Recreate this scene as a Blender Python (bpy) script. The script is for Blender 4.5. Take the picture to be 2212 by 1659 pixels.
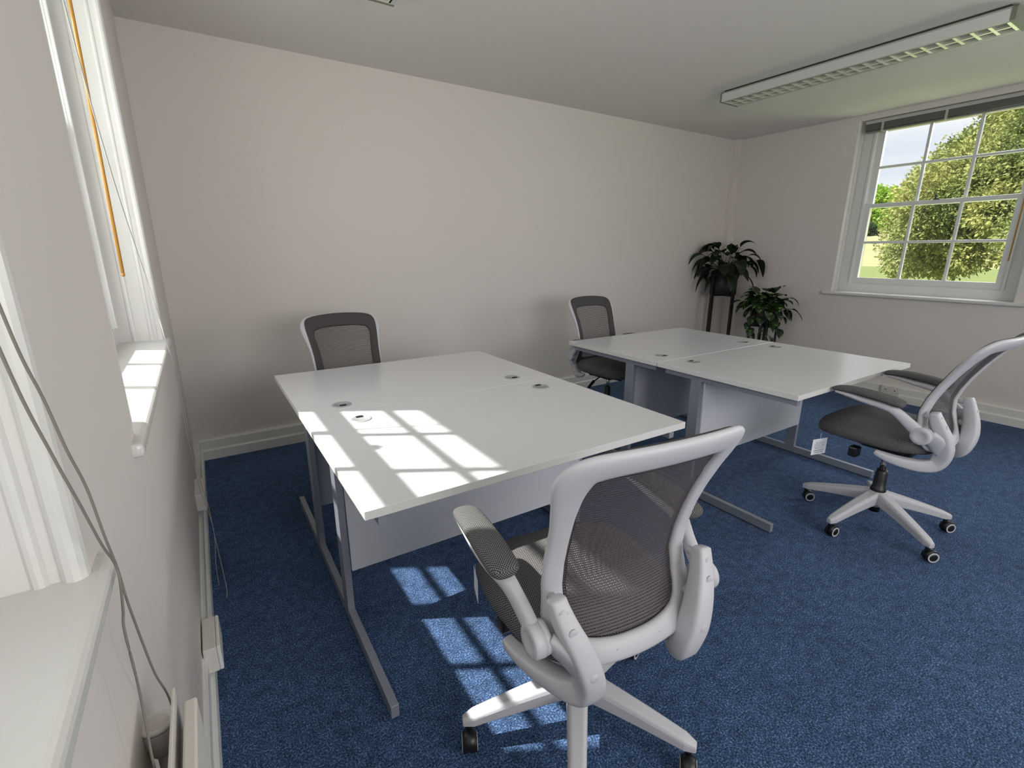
import bpy, bmesh, math, random
from mathutils import Vector, Matrix
random.seed(7)
PI = math.pi
S = bpy.context.scene
for o in list(bpy.data.objects): bpy.data.objects.remove(o)
C = S.collection

# ------------------------------------------------------------------ camera
W, D, H = 5.529, 3.645, 2.548          # right wall x, back wall y, ceiling z
WL = 0.022                             # face of the left wall at window height
cam_d = bpy.data.cameras.new('camera'); cam = bpy.data.objects.new('camera', cam_d); C.objects.link(cam)
yaw, pitch = math.radians(32.613), math.radians(15.352)
cam.location = (0.175, 0.0, 1.344)
cam.rotation_euler = (PI/2 - pitch, 0, -yaw)
cam_d.sensor_width = 36; cam_d.lens = 1040.17/2212*36; cam_d.clip_start = 0.01; cam_d.clip_end = 2000
S.camera = cam
S.view_settings.view_transform = 'Standard'; S.view_settings.look = 'None'
S.view_settings.gamma = 1; S.view_settings.use_curve_mapping = False
S.view_settings.exposure = 0.0

# ------------------------------------------------------------------ node helpers
def newmat(name):
    m = bpy.data.materials.new(name); m.use_nodes = True
    n = m.node_tree.nodes; b = n['Principled BSDF']
    return m, n, m.node_tree.links, b
def mat(name, col, rough=.5, metal=0, spec=.5, bump=None, noise=None, coat=0):
    m, n, l, b = newmat(name)
    b.inputs['Base Color'].default_value = (*col, 1); b.inputs['Roughness'].default_value = rough
    b.inputs['Metallic'].default_value = metal; b.inputs['Specular IOR Level'].default_value = spec
    b.inputs['Coat Weight'].default_value = coat
    tc = n.new('ShaderNodeTexCoord')
    if noise:
        sc, amt = noise
        t = n.new('ShaderNodeTexNoise'); t.inputs['Scale'].default_value = sc; t.inputs['Detail'].default_value = 4
        l.new(tc.outputs['Object'], t.inputs['Vector'])
        mx = n.new('ShaderNodeMix'); mx.data_type = 'RGBA'
        mx.inputs[6].default_value = (*[c*(1-amt) for c in col], 1); mx.inputs[7].default_value = (*[min(1, c*(1+amt)) for c in col], 1)
        l.new(t.outputs['Fac'], mx.inputs[0]); l.new(mx.outputs[2], b.inputs['Base Color'])
    if bump:
        sc, st, di = bump
        t = n.new('ShaderNodeTexNoise'); t.inputs['Scale'].default_value = sc; t.inputs['Detail'].default_value = 3
        l.new(tc.outputs['Object'], t.inputs['Vector'])
        bp = n.new('ShaderNodeBump'); bp.inputs['Strength'].default_value = st; bp.inputs['Distance'].default_value = di
        l.new(t.outputs['Fac'], bp.inputs['Height']); l.new(bp.outputs['Normal'], b.inputs['Normal'])
    return m

# ------------------------------------------------------------------ sky, sun, daylight, added fill lamps
w = bpy.data.worlds.new('sky'); S.world = w; w.use_nodes = True
n, l = w.node_tree.nodes, w.node_tree.links; n.clear()
out = n.new('ShaderNodeOutputWorld'); bg = n.new('ShaderNodeBackground'); tc = n.new('ShaderNodeTexCoord')
mp = n.new('ShaderNodeMapping'); mp.inputs['Scale'].default_value = (1.2, 1.2, 5.5)
nz = n.new('ShaderNodeTexNoise'); nz.inputs['Scale'].default_value = 2.2; nz.inputs['Detail'].default_value = 6
rp = n.new('ShaderNodeValToRGB')
rp.color_ramp.elements[0].position = .40; rp.color_ramp.elements[0].color = (.74, .79, .90, 1)
rp.color_ramp.elements[1].position = .60; rp.color_ramp.elements[1].color = (1.0, 1.0, 1.0, 1)
l.new(tc.outputs['Generated'], mp.inputs['Vector']); l.new(mp.outputs['Vector'], nz.inputs['Vector'])
l.new(nz.outputs['Fac'], rp.inputs['Fac']); l.new(rp.outputs['Color'], bg.inputs['Color'])
bg.inputs['Strength'].default_value = 1.15; l.new(bg.outputs[0], out.inputs[0])

sd = bpy.data.lights.new('sun', 'SUN'); sun = bpy.data.objects.new('sun', sd); C.objects.link(sun)
sd.energy = 11.0; sd.angle = math.radians(.8); sd.color = (1, .97, .92)
sun.rotation_euler = Vector((1, -.58, -1.455)).to_track_quat('-Z', 'Y').to_euler()
sun.location = (-6, 4, 9)
def area(name, loc, direction, sx, sy, power, col=(1, 1, 1)):
    d = bpy.data.lights.new(name, 'AREA'); d.shape = 'RECTANGLE'; d.size = sx; d.size_y = sy; d.energy = power; d.color = col
    o = bpy.data.objects.new(name, d); C.objects.link(o); o.location = loc
    o.rotation_euler = Vector(direction).to_track_quat('-Z', 'Z').to_euler()
    return o
# area lamps standing for daylight at the windows, then added fills
area('daylight_far_left_window', (-.42, 1.88, 1.80), (1, 0, .05), 1.1, 1.3, 24, (.97, .97, 1))
area('daylight_near_left_window', (-.42, 0.04, 1.80), (1, 0, .05), 1.1, 1.3, 12, (.97, .97, 1))
area('fill_right_unseen_window', (W+.42, -.75, 1.75), (-1, 0, .10), 1.1, 1.4, 80, (.98, 1, .96))  # added to brighten the room; its window is never seen
area('fill_rear_unseen_window', (1.8, -2.36, 1.6), (0, 1, .05), 2.6, 1.5, 80, (1, .985, .97))  # fill from behind the camera, with an invented window as its source
area('fill_above_garden_window', (W+1.05, 1.75, 3.10), (-1, 0, -.75), 2.0, .7, 95, (.86, .92, 1))  # added lamp hidden above the window head, brightens far desk and floor
area('lawn_bounce_fill', (W+.75, 1.7, .55), (-1, 0, .95), 1.4, .6, 26, (.80, .92, .50))  # hidden green lamp imitating light bounced off the lawn

# ------------------------------------------------------------------ materials
M = {}
M['wall'] = mat('wall_paint', (.625, .583, .552), .75, spec=.25, bump=(60, .08, .002), noise=(1.3, .015))
M['ceil'] = mat('ceiling_paint', (.73, .70, .665), .85, spec=.2, bump=(40, .06, .002))
M['gloss'] = mat('white_gloss_paint', (.60, .59, .57), .28, bump=(25, .12, .002))
M['sash'] = mat('window_paint', (.64, .645, .635), .35, bump=(40, .1, .001))
M['trunk'] = mat('white_plastic_trunking', (.68, .675, .65), .35)
M['boxes'] = mat('cream_plastic', (.62, .59, .55), .4)
M['desk'] = mat('white_melamine', (.60, .595, .615), .22, spec=.75, bump=(350, .04, .0005))
M['edge'] = mat('desk_edge_band', (.60, .59, .58), .4)
M['panel'] = mat('modesty_panel_board', (.52, .53, .57), .45)
M['steel'] = mat('silver_powder_coat', (.27, .285, .33), .42, metal=.35, bump=(500, .1, .0003))
M['grom'] = mat('grommet_grey_plastic', (.30, .31, .32), .3)
M['black'] = mat('black_plastic', (.008, .008, .009), .4)
M['blackm'] = mat('black_metal', (.006, .006, .006), .5)
M['chrome'] = mat('chrome', (.7, .7, .7), .12, metal=1)
M['white'] = mat('white_nylon', (.465, .46, .49), .45, spec=.35, bump=(700, .12, .0004))
M['stone'] = mat('stone', (.42, .33, .20), .9, noise=(12, .2))
M['brown'] = mat('oak_wand', (.42, .20, .035), .4)
M['cord'] = mat('grey_cord', (.17, .16, .14), .8)
M['cordl'] = mat('pale_cord', (.42, .41, .39), .8)
M['slat'] = mat('grey_blind_slat', (.13, .13, .12), .5)
M['tape'] = mat('blind_ladder_tape', (.42, .42, .38), .8)
M['rail'] = mat('blind_headrail', (.45, .45, .44), .4)
M['soil'] = mat('soil', (.02, .014, .01), .95)
M['card'] = mat('white_card', (.80, .82, .86), .6)
M['ink'] = mat('grey_ink', (.10, .11, .13), .7)
M['louvre'] = mat('bright_aluminium', (.90, .90, .80), .28, metal=.55)
M['tube'] = mat('fluorescent_tube_glass', (.55, .53, .48), .3)
M['lum'] = mat('luminaire_body', (.56, .555, .54), .45)
M['lumend'] = mat('luminaire_end_cap', (.16, .165, .13), .5)
M['gap'] = mat('painted_gap_shade', (.03, .028, .025), .8)  # dark colour painted in for the shade above the luminaires

def carpet():
    m, n, l, b = newmat('blue_carpet')
    tc = n.new('ShaderNodeTexCoord')
    a = n.new('ShaderNodeTexNoise'); a.inputs['Scale'].default_value = 190; a.inputs['Detail'].default_value = 3; a.inputs['Roughness'].default_value = .7
    c = n.new('ShaderNodeTexNoise'); c.inputs['Scale'].default_value = 28; c.inputs['Detail'].default_value = 4
    d = n.new('ShaderNodeTexNoise'); d.inputs['Scale'].default_value = 2.5; d.inputs['Detail'].default_value = 3
    for t in (a, c, d): l.new(tc.outputs['Object'], t.inputs['Vector'])
    r = n.new('ShaderNodeValToRGB'); e = r.color_ramp
    e.elements[0].position = .36; e.elements[0].color = (.012, .024, .060, 1)
    e.elements[1].position = .72; e.elements[1].color = (.23, .33, .49, 1)
    k = e.elements.new(.52); k.color = (.040, .080, .175, 1)
    l.new(a.outputs['Fac'], r.inputs['Fac'])
    mr = n.new('ShaderNodeMapRange'); mr.inputs[1].default_value = .3; mr.inputs[2].default_value = .7; mr.inputs[3].default_value = .72; mr.inputs[4].default_value = 1.28
    l.new(c.outputs['Fac'], mr.inputs[0])
    mr2 = n.new('ShaderNodeMapRange'); mr2.inputs[1].default_value = .3; mr2.inputs[2].default_value = .7; mr2.inputs[3].default_value = .88; mr2.inputs[4].default_value = 1.12
    l.new(d.outputs['Fac'], mr2.inputs[0])
    mu = n.new('ShaderNodeMath'); mu.operation = 'MULTIPLY'; l.new(mr.outputs[0], mu.inputs[0]); l.new(mr2.outputs[0], mu.inputs[1])
    hv = n.new('ShaderNodeVectorMath'); hv.operation = 'SCALE'
    l.new(r.outputs['Color'], hv.inputs[0]); l.new(mu.outputs[0], hv.inputs['Scale']); l.new(hv.outputs[0], b.inputs['Base Color'])
    b.inputs['Roughness'].default_value = 1; b.inputs['Specular IOR Level'].default_value = .05
    b.inputs['Sheen Weight'].default_value = .06; b.inputs['Sheen Roughness'].default_value = .4
    bp = n.new('ShaderNodeBump'); bp.inputs['Strength'].default_value = .9; bp.inputs['Distance'].default_value = .004
    l.new(a.outputs['Fac'], bp.inputs['Height']); l.new(bp.outputs[0], b.inputs['Normal'])
    return m
M['carpet'] = carpet()

def airmesh(name, base, dark, scale):
    """padded spacer fabric: a close grid of small dark holes"""
    m, n, l, b = newmat(name)
    tc = n.new('ShaderNodeTexCoord'); sp = n.new('ShaderNodeSeparateXYZ'); l.new(tc.outputs['Object'], sp.inputs[0])
    sn = n.new('ShaderNodeSeparateXYZ'); l.new(tc.outputs['Normal'], sn.inputs[0])
    def vor(i, j):
        c = n.new('ShaderNodeCombineXYZ'); l.new(sp.outputs[i], c.inputs[0]); l.new(sp.outputs[j], c.inputs[1])
        mp = n.new('ShaderNodeMapping'); mp.inputs['Rotation'].default_value = (0, 0, PI/4); l.new(c.outputs[0], mp.inputs['Vector'])
        v = n.new('ShaderNodeTexVoronoi'); v.voronoi_dimensions = '2D'; v.inputs['Scale'].default_value = scale; v.inputs['Randomness'].default_value = .0
        l.new(mp.outputs[0], v.inputs['Vector']); return v.outputs['Distance']
    def absgt(i, thr):
        q = n.new('ShaderNodeMath'); q.operation = 'ABSOLUTE'; l.new(sn.outputs[i], q.inputs[0])
        g = n.new('ShaderNodeMath'); g.operation = 'GREATER_THAN'; g.inputs[1].default_value = thr; l.new(q.outputs[0], g.inputs[0]); return g.outputs[0]
    def mixf(f, x, y):
        q = n.new('ShaderNodeMix'); l.new(f, q.inputs[0]); l.new(x, q.inputs[2]); l.new(y, q.inputs[3]); return q.outputs[0]
    side_ = mixf(absgt(0, .62), vor(0, 2), vor(1, 2)); dist = mixf(absgt(2, .55), side_, vor(0, 1))
    r = n.new('ShaderNodeValToRGB'); r.color_ramp.elements[0].position = .30; r.color_ramp.elements[0].color = (*dark, 1)
    r.color_ramp.elements[1].position = .52; r.color_ramp.elements[1].color = (*base, 1)
    l.new(dist, r.inputs['Fac']); l.new(r.outputs['Color'], b.inputs['Base Color'])
    b.inputs['Roughness'].default_value = .75; b.inputs['Specular IOR Level'].default_value = .2
    bp = n.new('ShaderNodeBump'); bp.inputs['Strength'].default_value = .5; bp.inputs['Distance'].default_value = .002
    l.new(dist, bp.inputs['Height']); l.new(bp.outputs[0], b.inputs['Normal'])
    return m
M['seat'] = airmesh('grey_airmesh_fabric', (.20, .192, .195), (.012, .012, .014), 210)
M['pad'] = airmesh('grey_airmesh_pad_fabric', (.19, .185, .185), (.014, .014, .016), 230)
M['border'] = mat('mesh_border_fabric', (.045, .040, .041), .8, noise=(600, .3))

def slatmesh():
    """back mesh: solid dark horizontal ribs with open woven bands between"""
    m, n, l, b = newmat('ribbed_back_mesh')
    b.inputs['Base Color'].default_value = (.070, .060, .064, 1); b.inputs['Roughness'].default_value = .6
    tc = n.new('ShaderNodeTexCoord'); sp = n.new('ShaderNodeSeparateXYZ'); l.new(tc.outputs['Object'], sp.inputs[0])
    def wave(sock, pitch, duty):
        a = n.new('ShaderNodeMath'); a.operation = 'MULTIPLY'; a.inputs[1].default_value = 1/pitch; l.new(sock, a.inputs[0])
        f = n.new('ShaderNodeMath'); f.operation = 'FRACT'; l.new(a.outputs[0], f.inputs[0])
        g = n.new('ShaderNodeMath'); g.operation = 'GREATER_THAN'; g.inputs[1].default_value = duty; l.new(f.outputs[0], g.inputs[0])
        return g.outputs[0]
    g1 = wave(sp.outputs['Z'], .0066, .55)      # 1 = open band
    g2 = wave(sp.outputs['X'], .0036, .46)      # 1 = hole in the weave
    mu = n.new('ShaderNodeMath'); mu.operation = 'MULTIPLY'; l.new(g1, mu.inputs[0]); l.new(g2, mu.inputs[1])
    tr = n.new('ShaderNodeBsdfTransparent'); ms = n.new('ShaderNodeMixShader')
    l.new(mu.outputs[0], ms.inputs[0]); l.new(b.outputs[0], ms.inputs[1]); l.new(tr.outputs[0], ms.inputs[2])
    o = n['Material Output']; l.new(ms.outputs[0], o.inputs['Surface'])
    return m
M['backmesh'] = slatmesh()

def glass():
    m, n, l, b = newmat('window_glass'); n.remove(b)
    tr = n.new('ShaderNodeBsdfTransparent'); tr.inputs[0].default_value = (.97, .98, .97, 1)
    gl = n.new('ShaderNodeBsdfGlossy'); gl.inputs['Roughness'].default_value = .02
    ms = n.new('ShaderNodeMixShader'); ms.inputs[0].default_value = .035; l.new(tr.outputs[0], ms.inputs[1]); l.new(gl.outputs[0], ms.inputs[2])
    l.new(ms.outputs[0], n['Material Output'].inputs['Surface'])
    return m
M['glass'] = glass()

def leafmat(name, a, b2, scale, trans=.25, rough=.5, spec=.5, thr=(.4, .6)):
    m, n, l, b = newmat(name)
    tc = n.new('ShaderNodeTexCoord'); t = n.new('ShaderNodeTexNoise'); t.inputs['Scale'].default_value = scale; t.inputs['Detail'].default_value = 4
    l.new(tc.outputs['Object'], t.inputs['Vector'])
    r = n.new('ShaderNodeValToRGB'); r.color_ramp.elements[0].position = thr[0]; r.color_ramp.elements[0].color = (*a, 1)
    r.color_ramp.elements[1].position = thr[1]; r.color_ramp.elements[1].color = (*b2, 1)
    l.new(t.outputs['Fac'], r.inputs['Fac']); l.new(r.outputs['Color'], b.inputs['Base Color'])
    b.inputs['Roughness'].default_value = rough; b.inputs['Specular IOR Level'].default_value = spec
    if trans:
        ts = n.new('ShaderNodeBsdfTranslucent'); l.new(r.outputs['Color'], ts.inputs[0])
        ms = n.new('ShaderNodeMixShader'); ms.inputs[0].default_value = trans
        l.new(b.outputs[0], ms.inputs[1]); l.new(ts.outputs[0], ms.inputs[2]); l.new(ms.outputs[0], n['Material Output'].inputs['Surface'])
    return m
M['lily'] = leafmat('peace_lily_leaf', (.006, .011, .006), (.012, .022, .010), 9, .1, .42, .35)
M['pothos'] = leafmat('variegated_pothos_leaf', (.009, .026, .010), (.16, .26, .05), 26, .1, .4, .35, (.57, .66))
M['spathe'] = mat('white_spathe', (.55, .58, .52), .5)
M['stem'] = mat('plant_stem', (.03, .06, .02), .6)
M['yew'] = leafmat('yew_foliage', (.16, .22, .07), (.42, .42, .15), .55, .3, .7, .2, (.35, .65))
M['lime'] = leafmat('lime_tree_foliage', (.20, .36, .05), (.42, .58, .08), .4, .35, .7, .2)
M['yewdark'] = leafmat('dark_hedge_foliage', (.02, .045, .02), (.05, .09, .035), .3, .2, .7, .2)
M['bark'] = mat('bark', (.05, .035, .02), .9, noise=(6, .3))
M['grass'] = mat('lawn_grass', (.17, .205, .075), .9, spec=.1, noise=(.8, .35))
M['field'] = mat('dry_field', (.30, .28, .15), .9, spec=.1, noise=(.05, .12))

# ------------------------------------------------------------------ mesh helpers
def link(name, me, m=None, parent=None, smooth=False, mats=None):
    o = bpy.data.objects.new(name, me); C.objects.link(o)
    for x in (mats or ([m] if m else [])): me.materials.append(x)
    if parent: o.parent = parent
    if smooth:
        for p in me.polygons: p.use_smooth = True
    return o
def build(name, bm, m=None, parent=None, smooth=False, mats=None):
    bmesh.ops.recalc_face_normals(bm, faces=bm.faces)
    me = bpy.data.meshes.new(name); bm.to_mesh(me); bm.free()
    return link(name, me, m, parent, smooth, mats)
def box(bm, x0, x1, y0, y1, z0, z1, bev=0, mi=0, seg=2, mtx=None):
    r = bmesh.ops.create_cube(bm, size=1)
    vs = r['verts']
    bmesh.ops.scale(bm, vec=(x1-x0, y1-y0, z1-z0), verts=vs)
    bmesh.ops.translate(bm, vec=((x0+x1)/2, (y0+y1)/2, (z0+z1)/2), verts=vs)
    fs = set(f for v in vs for f in v.link_faces)
    for f in fs: f.material_index = mi
    if bev:
        es = list(set(e for v in vs for e in v.link_edges))
        r2 = bmesh.ops.bevel(bm, geom=es, offset=bev, segments=seg, affect='EDGES', profile=.5)
        vs = list(set(v for f in r2['faces'] for v in f.verts) | set(v for v in vs if v.is_valid))
        for f in r2['faces']: f.material_index = mi
    if mtx: bmesh.ops.transform(bm, matrix=mtx, verts=vs)
    return vs
def ring_loft(bm, rings, closed=False, cap=True, mi=0):
    """rings: list of lists of points with equal length"""
    R = [[bm.verts.new(p) for p in r] for r in rings]
    k = len(R[0]); N = len(R)
    for i in range(N if closed else N-1):
        a, b = R[i], R[(i+1) % N]
        for j in range(k):
            f = bm.faces.new((a[j], a[(j+1) % k], b[(j+1) % k], b[j])); f.material_index = mi
    if cap and not closed:
        bm.faces.new(R[0][::-1]).material_index = mi; bm.faces.new(R[-1]).material_index = mi
    return R
def sweep(bm, pts, ra, rb=None, up=(0, 0, 1), seg=12, closed=False, cap=True, power=2.0, mi=0):
    """sweep a super-ellipse along pts; ra = half width sideways, rb = half height along `up`; lists allowed"""
    pts = [Vector(p) for p in pts]; N = len(pts)
    A = ra if isinstance(ra, (list, tuple)) else [ra]*N
    B = (rb if isinstance(rb, (list, tuple)) else [rb]*N) if rb is not None else A
    rings = []
    for i, p in enumerate(pts):
        if closed: t = pts[(i+1) % N]-pts[i-1]
        else: t = pts[min(i+1, N-1)]-pts[max(i-1, 0)]
        t.normalize(); u = Vector(up[i]) if isinstance(up, list) else Vector(up)
        s = t.cross(u)
        if s.length < 1e-4: s = t.cross(Vector((0, 1, 0)))
        s.normalize(); u = s.cross(t).normalized()
        ring = []
        for j in range(seg):
            a = 2*PI*j/seg; c, sn = math.cos(a), math.sin(a)
            cx = math.copysign(abs(c)**(2/power), c); sy = math.copysign(abs(sn)**(2/power), sn)
            ring.append(p+s*cx*A[i]+u*sy*B[i])
        rings.append(ring)
    return ring_loft(bm, rings, closed, cap, mi)
def smoothpts(pts, n=8, closed=False):
    P = [Vector(p) for p in pts]; N = len(P); o = []
    for i in range(N if closed else N-1):
        if closed: a, b, c, d = P[i-1], P[i], P[(i+1) % N], P[(i+2) % N]
        else: a, b, c, d = P[max(i-1, 0)], P[i], P[i+1], P[min(i+2, N-1)]
        for k in range(n):
            t = k/n
            o.append(.5*((2*b)+(-a+c)*t+(2*a-5*b+4*c-d)*t*t+(-a+3*b-3*c+d)*t**3))
    if not closed: o.append(P[-1].copy())
    return o
def tube(bm, pts, r, seg=8, n=6, mi=0): return sweep(bm, smoothpts(pts, n), r, seg=seg, mi=mi)
def cyl(bm, p0, p1, r0, r1=None, seg=24, mi=0, cap=True):
    r1 = r0 if r1 is None else r1
    p0, p1 = Vector(p0), Vector(p1); t = (p1-p0).normalized()
    u = Vector((0, 0, 1)) if abs(t.z) < .9 else Vector((0, 1, 0))
    s = t.cross(u).normalized(); u = s.cross(t)
    rr = [[p+(s*math.cos(2*PI*j/seg)+u*math.sin(2*PI*j/seg))*r for j in range(seg)] for p, r in ((p0, r0), (p1, r1))]
    return ring_loft(bm, rr, cap=cap, mi=mi)
def lathe(bm, axis0, axdir, prof, seg=28, mi=0):
    """prof: (distance along axis, radius)"""
    a, t = Vector(axis0), Vector(axdir).normalized()
    u = Vector((0, 0, 1)) if abs(t.z) < .9 else Vector((0, 1, 0)); s = t.cross(u).normalized(); u = s.cross(t)
    return ring_loft(bm, [[a+t*d+(s*math.cos(2*PI*j/seg)+u*math.sin(2*PI*j/seg))*max(r, 1e-4) for j in range(seg)] for d, r in prof], mi=mi)
def tag(o, label=None, cat=None, group=None, kind=None):
    if label: o['label'] = label
    if cat: o['category'] = cat
    if group: o['group'] = group
    if kind: o['kind'] = kind
    return o
def thing(name, loc, label, cat, group=None, rz=0):
    o = bpy.data.objects.new(name, None); C.objects.link(o); o.empty_display_size = .05
    o.location = loc; o.rotation_euler = (0, 0, rz)
    return tag(o, label, cat, group)
def struct(o): o['kind'] = 'structure'; return o
def copy_tree(o, parent=None, off=None):
    c = o.copy(); C.objects.link(c)
    if parent: c.parent = parent
    for ch in list(o.children): copy_tree(ch, c)
    return c
NB = bmesh.new

# ------------------------------------------------------------------ room shell
bm = NB(); box(bm, -.05, W+.05, -2.05, D+.05, -.1, 0); struct(build('floor', bm, M['carpet']))
bm = NB(); box(bm, -.34, W+.34, -2.3, D+.3, H, H+.2); struct(build('ceiling', bm, M['ceil']))
bm = NB(); box(bm, -.3, W+.3, D, D+.3, -.1, H+.02); struct(build('wall_back', bm, M['wall']))
SZ = .985                                                  # sill height, left
LH = 2.50                                                  # opening head
def window_wall(name, side, face, openings, ya, yb):
    """side -1: left wall, +1: right. an inner plastered leaf and an outer stone leaf round the openings"""
    bm = NB()
    def leaf(a, b, mi, ops, z0, z1):
        xa, xb = sorted((face+side*a, face+side*b)); y = ya
        for (p, q) in ops:
            box(bm, xa, xb, y, p, -.1, H+.02, mi=mi); box(bm, xa, xb, p, q, -.1, z0, mi=mi); box(bm, xa, xb, p, q, z1, H+.02, mi=mi); y = q
        box(bm, xa, xb, y, yb, -.1, H+.02, mi=mi)
    leaf(0, .24, 0, [(p, q) for p, q, _, _ in openings], (SZ if side < 0 else .962)-.03, LH)
    leaf(.24, .37, 1, [(u, v) for _, _, u, v in openings], .96, 2.47 if side < 0 else 2.445)
    return struct(build(name, bm, mats=[M['wall'], M['stone']]))
LO = [(-.65, .67, -.54, .60), (1.19, 2.51, 1.30, 2.44)]
RO = [(-1.4, -.1, -1.3, -.2), (1.08, 2.42, 1.20, 2.335)]  # near opening belongs to the unseen added window
window_wall('wall_left', -1, WL, LO, -2.1, 2.62)
bm = NB()                                                 # far end of the left wall runs back to the corner very slightly out of square
vs = [(-.3, 2.62), (WL, 2.62), (0, D+.02), (-.3, D+.02)]
ring_loft(bm, [[(x, y, -.1) for x, y in vs], [(x, y, H+.02) for x, y in vs]])
struct(build('wall_left_far', bm, M['wall']))
window_wall('wall_right', 1, W, RO, -2.1, D+.02)
bm = NB()                                                 # wall behind the camera; wide window opening invented to let light in
for a, b, z0, z1 in ((-.3, .5, -.1, H+.02), (3.1, W+.3, -.1, H+.02), (.5, 3.1, -.1, .85), (.5, 3.1, 2.35, H+.02)): box(bm, a, b, -2.3, -2.0, z0, z1)
struct(build('wall_front', bm, M['wall']))
bm = NB(); box(bm, W-.075, W, D-.055, D, 0, H); struct(build('trim_1', bm, M['wall']))    # boxed-in corner

# two-tier skirting and trunking
def skirting(name, p0, p1, nx, ny, t1=.045, t2=.034):
    bm = NB(); prof = [(0, 0), (t1, 0), (t1, .062), (t1-.006, .070), (t2+.001, .071), (t2, .075), (t2, .128), (t2-.006, .138), (0, .140)]
    rings = [[(p[0]+nx*a, p[1]+ny*a, z) for a, z in prof] for p in (p0, p1)]
    ring_loft(bm, rings); return struct(build(name, bm, M['trunk']))
skirting('baseboard_left', (0, -2.0), (0, D), 1, 0)
skirting('baseboard_back', (0, D), (W, D), 0, -1)
skirting('baseboard_right', (W, -2.0), (W, D), -1, 0)
bm = NB(); box(bm, 0, .026, -2, 2.62, .07, .1415, .002); struct(build('trim_2', bm, M['trunk']))

# ------------------------------------------------------------------ sash windows
def sash_window(name, side, face, y0, y1, gy0, gy1, sillz, gz0, gz1, zr=1.766):
    """face = wall plane, glass between gy0..gy1, opening y0..y1"""
    X = lambda a: face+side*a
    def bx(bm, a, b, *r, **k): xa, xb = sorted((X(a), X(b))); return box(bm, xa, xb, *r, **k)
    root = bpy.data.objects.new(name, None); C.objects.link(root); struct(root)
    sy0, sy1 = gy0-.05, gy1+.05
    bm = NB()                                    # box frame and lining
    bx(bm, .150, .239, y0, sy0+.006, sillz-.02, LH, .003); bx(bm, .150, .239, sy1-.006, y1, sillz-.02, LH, .003)
    bx(bm, .150, .239, sy0, sy1, gz1+.045, LH, .003); bx(bm, .150, .239, sy0, sy1, sillz-.02, gz0-.055, .003)
    for yy, s in ((sy0, -1), (sy1, 1)):          # staff beads
        bx(bm, .140, .158, *sorted((yy-.004*s, yy+s*.018)), gz0-.055, gz1+.05, .004)
    build('window_frame', bm, M['sash'], root)
    ins = []
    for nm, a, z0, z1, zb, bot, top in (('lower_sash', .163, gz0-.06, zr+.018, (gz0+zr)/2, .062, .036), ('upper_sash', .200, zr-.02, gz1+.055, (zr+gz1)/2+.012, .036, .055)):
        bm = NB(); b = a+.036
        bx(bm, a, b, sy0, gy0, z0, z1, .003); bx(bm, a, b, gy1, sy1, z0, z1, .003)
        bx(bm, a, b, gy0-.004, gy1+.004, z0, z0+bot, .003); bx(bm, a, b, gy0-.004, gy1+.004, z1-top, z1, .003)
        for k in (1, 2):
            y = gy0+(gy1-gy0)*k/3; bx(bm, a+.002, b-.002, y-.011, y+.011, z0+bot-.004, z1-top+.004, .004)
        bx(bm, a+.003, b-.003, gy0-.002, gy1+.002, zb-.011, zb+.011, .004)
        so = build(nm, bm, M['sash'], root)
        bm = NB(); bx(bm, a+.017, a+.020, gy0-.005, gy1+.005, z0+bot-.006, z1-top+.006); build('glass_pane', bm, M['glass'], so)
    bm = NB(); bx(bm, .148, .178, (gy0+gy1)/2-.014, (gy0+gy1)/2+.03, zr+.018, zr+.026, .002); bx(bm, .158, .168, (gy0+gy1)/2+.01, (gy0+gy1)/2+.02, zr+.02, zr+.062, .003)
    build('sash_catch', bm, M['black'], root)
    bm = NB()                                    # sill board with nosing and horns
    bx(bm, -.018 if side < 0 else -.035, .16, y0-.07, y1+.07 if side > 0 else y1+.045, sillz-.03, sillz, .010, seg=3)
    build('window_sill', bm, M['gloss'], root)
    bm = NB()                                    # moulded beads on the reveal corners
    for yy, s in ((y0, -1), (y1, 1)):
        sweep(bm, [(X(.012), yy-s*.001, sillz-.001), (X(.012), yy-s*.001, LH)], .013, .013, up=(1, 0, 0), seg=12)
        sweep(bm, [(X(.042), yy, sillz-.001), (X(.042), yy, LH)], .009, .009, up=(1, 0, 0), seg=12)
        sweep(bm, [(X(.100), yy, sillz-.001), (X(.100), yy, LH)], .011, .011, up=(1, 0, 0), seg=12)
        xa, xb = sorted((X(.001), X(.155))); box(bm, xa, xb, *sorted((yy-s*.004, yy+s*.004)), sillz-.001, LH)
    build('reveal_lining', bm, M['gloss'], root, smooth=False)
    bm = NB(); bx(bm, .24, .39, sy0-.05, sy1+.05, .90, .962, .01); build('stone_sill', bm, M['stone'], root)
    return root
sash_window('window_1', -1, WL, -.65, .67, -.465, .535, SZ, 1.105, 2.40)
sash_window('window_2', -1, WL, 1.19, 2.51, 1.375, 2.39, SZ, 1.105, 2.40)
sash_window('window_3', 1, W, 1.08, 2.42, 1.258, 2.270, .962, 1.097, 2.425)
sash_window('added_window_right', 1, W, -1.4, -.1, -1.26, -.25, .962, 1.097, 2.425)  # out of view, added for the lighting alone
bm = NB(); box(bm, .5, 3.1, -2.2, -2.17, .85, .92); box(bm, .5, 3.1, -2.2, -2.17, 2.28, 2.35); box(bm, 1.75, 1.85, -2.2, -2.17, .85, 2.35); box(bm, .5, .57, -2.2, -2.17, .85, 2.35); box(bm, 3.03, 3.1, -2.2, -2.17, .85, 2.35)
struct(build('added_window_rear', bm, M['sash']))  # window behind the camera, made up as a light source

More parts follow.
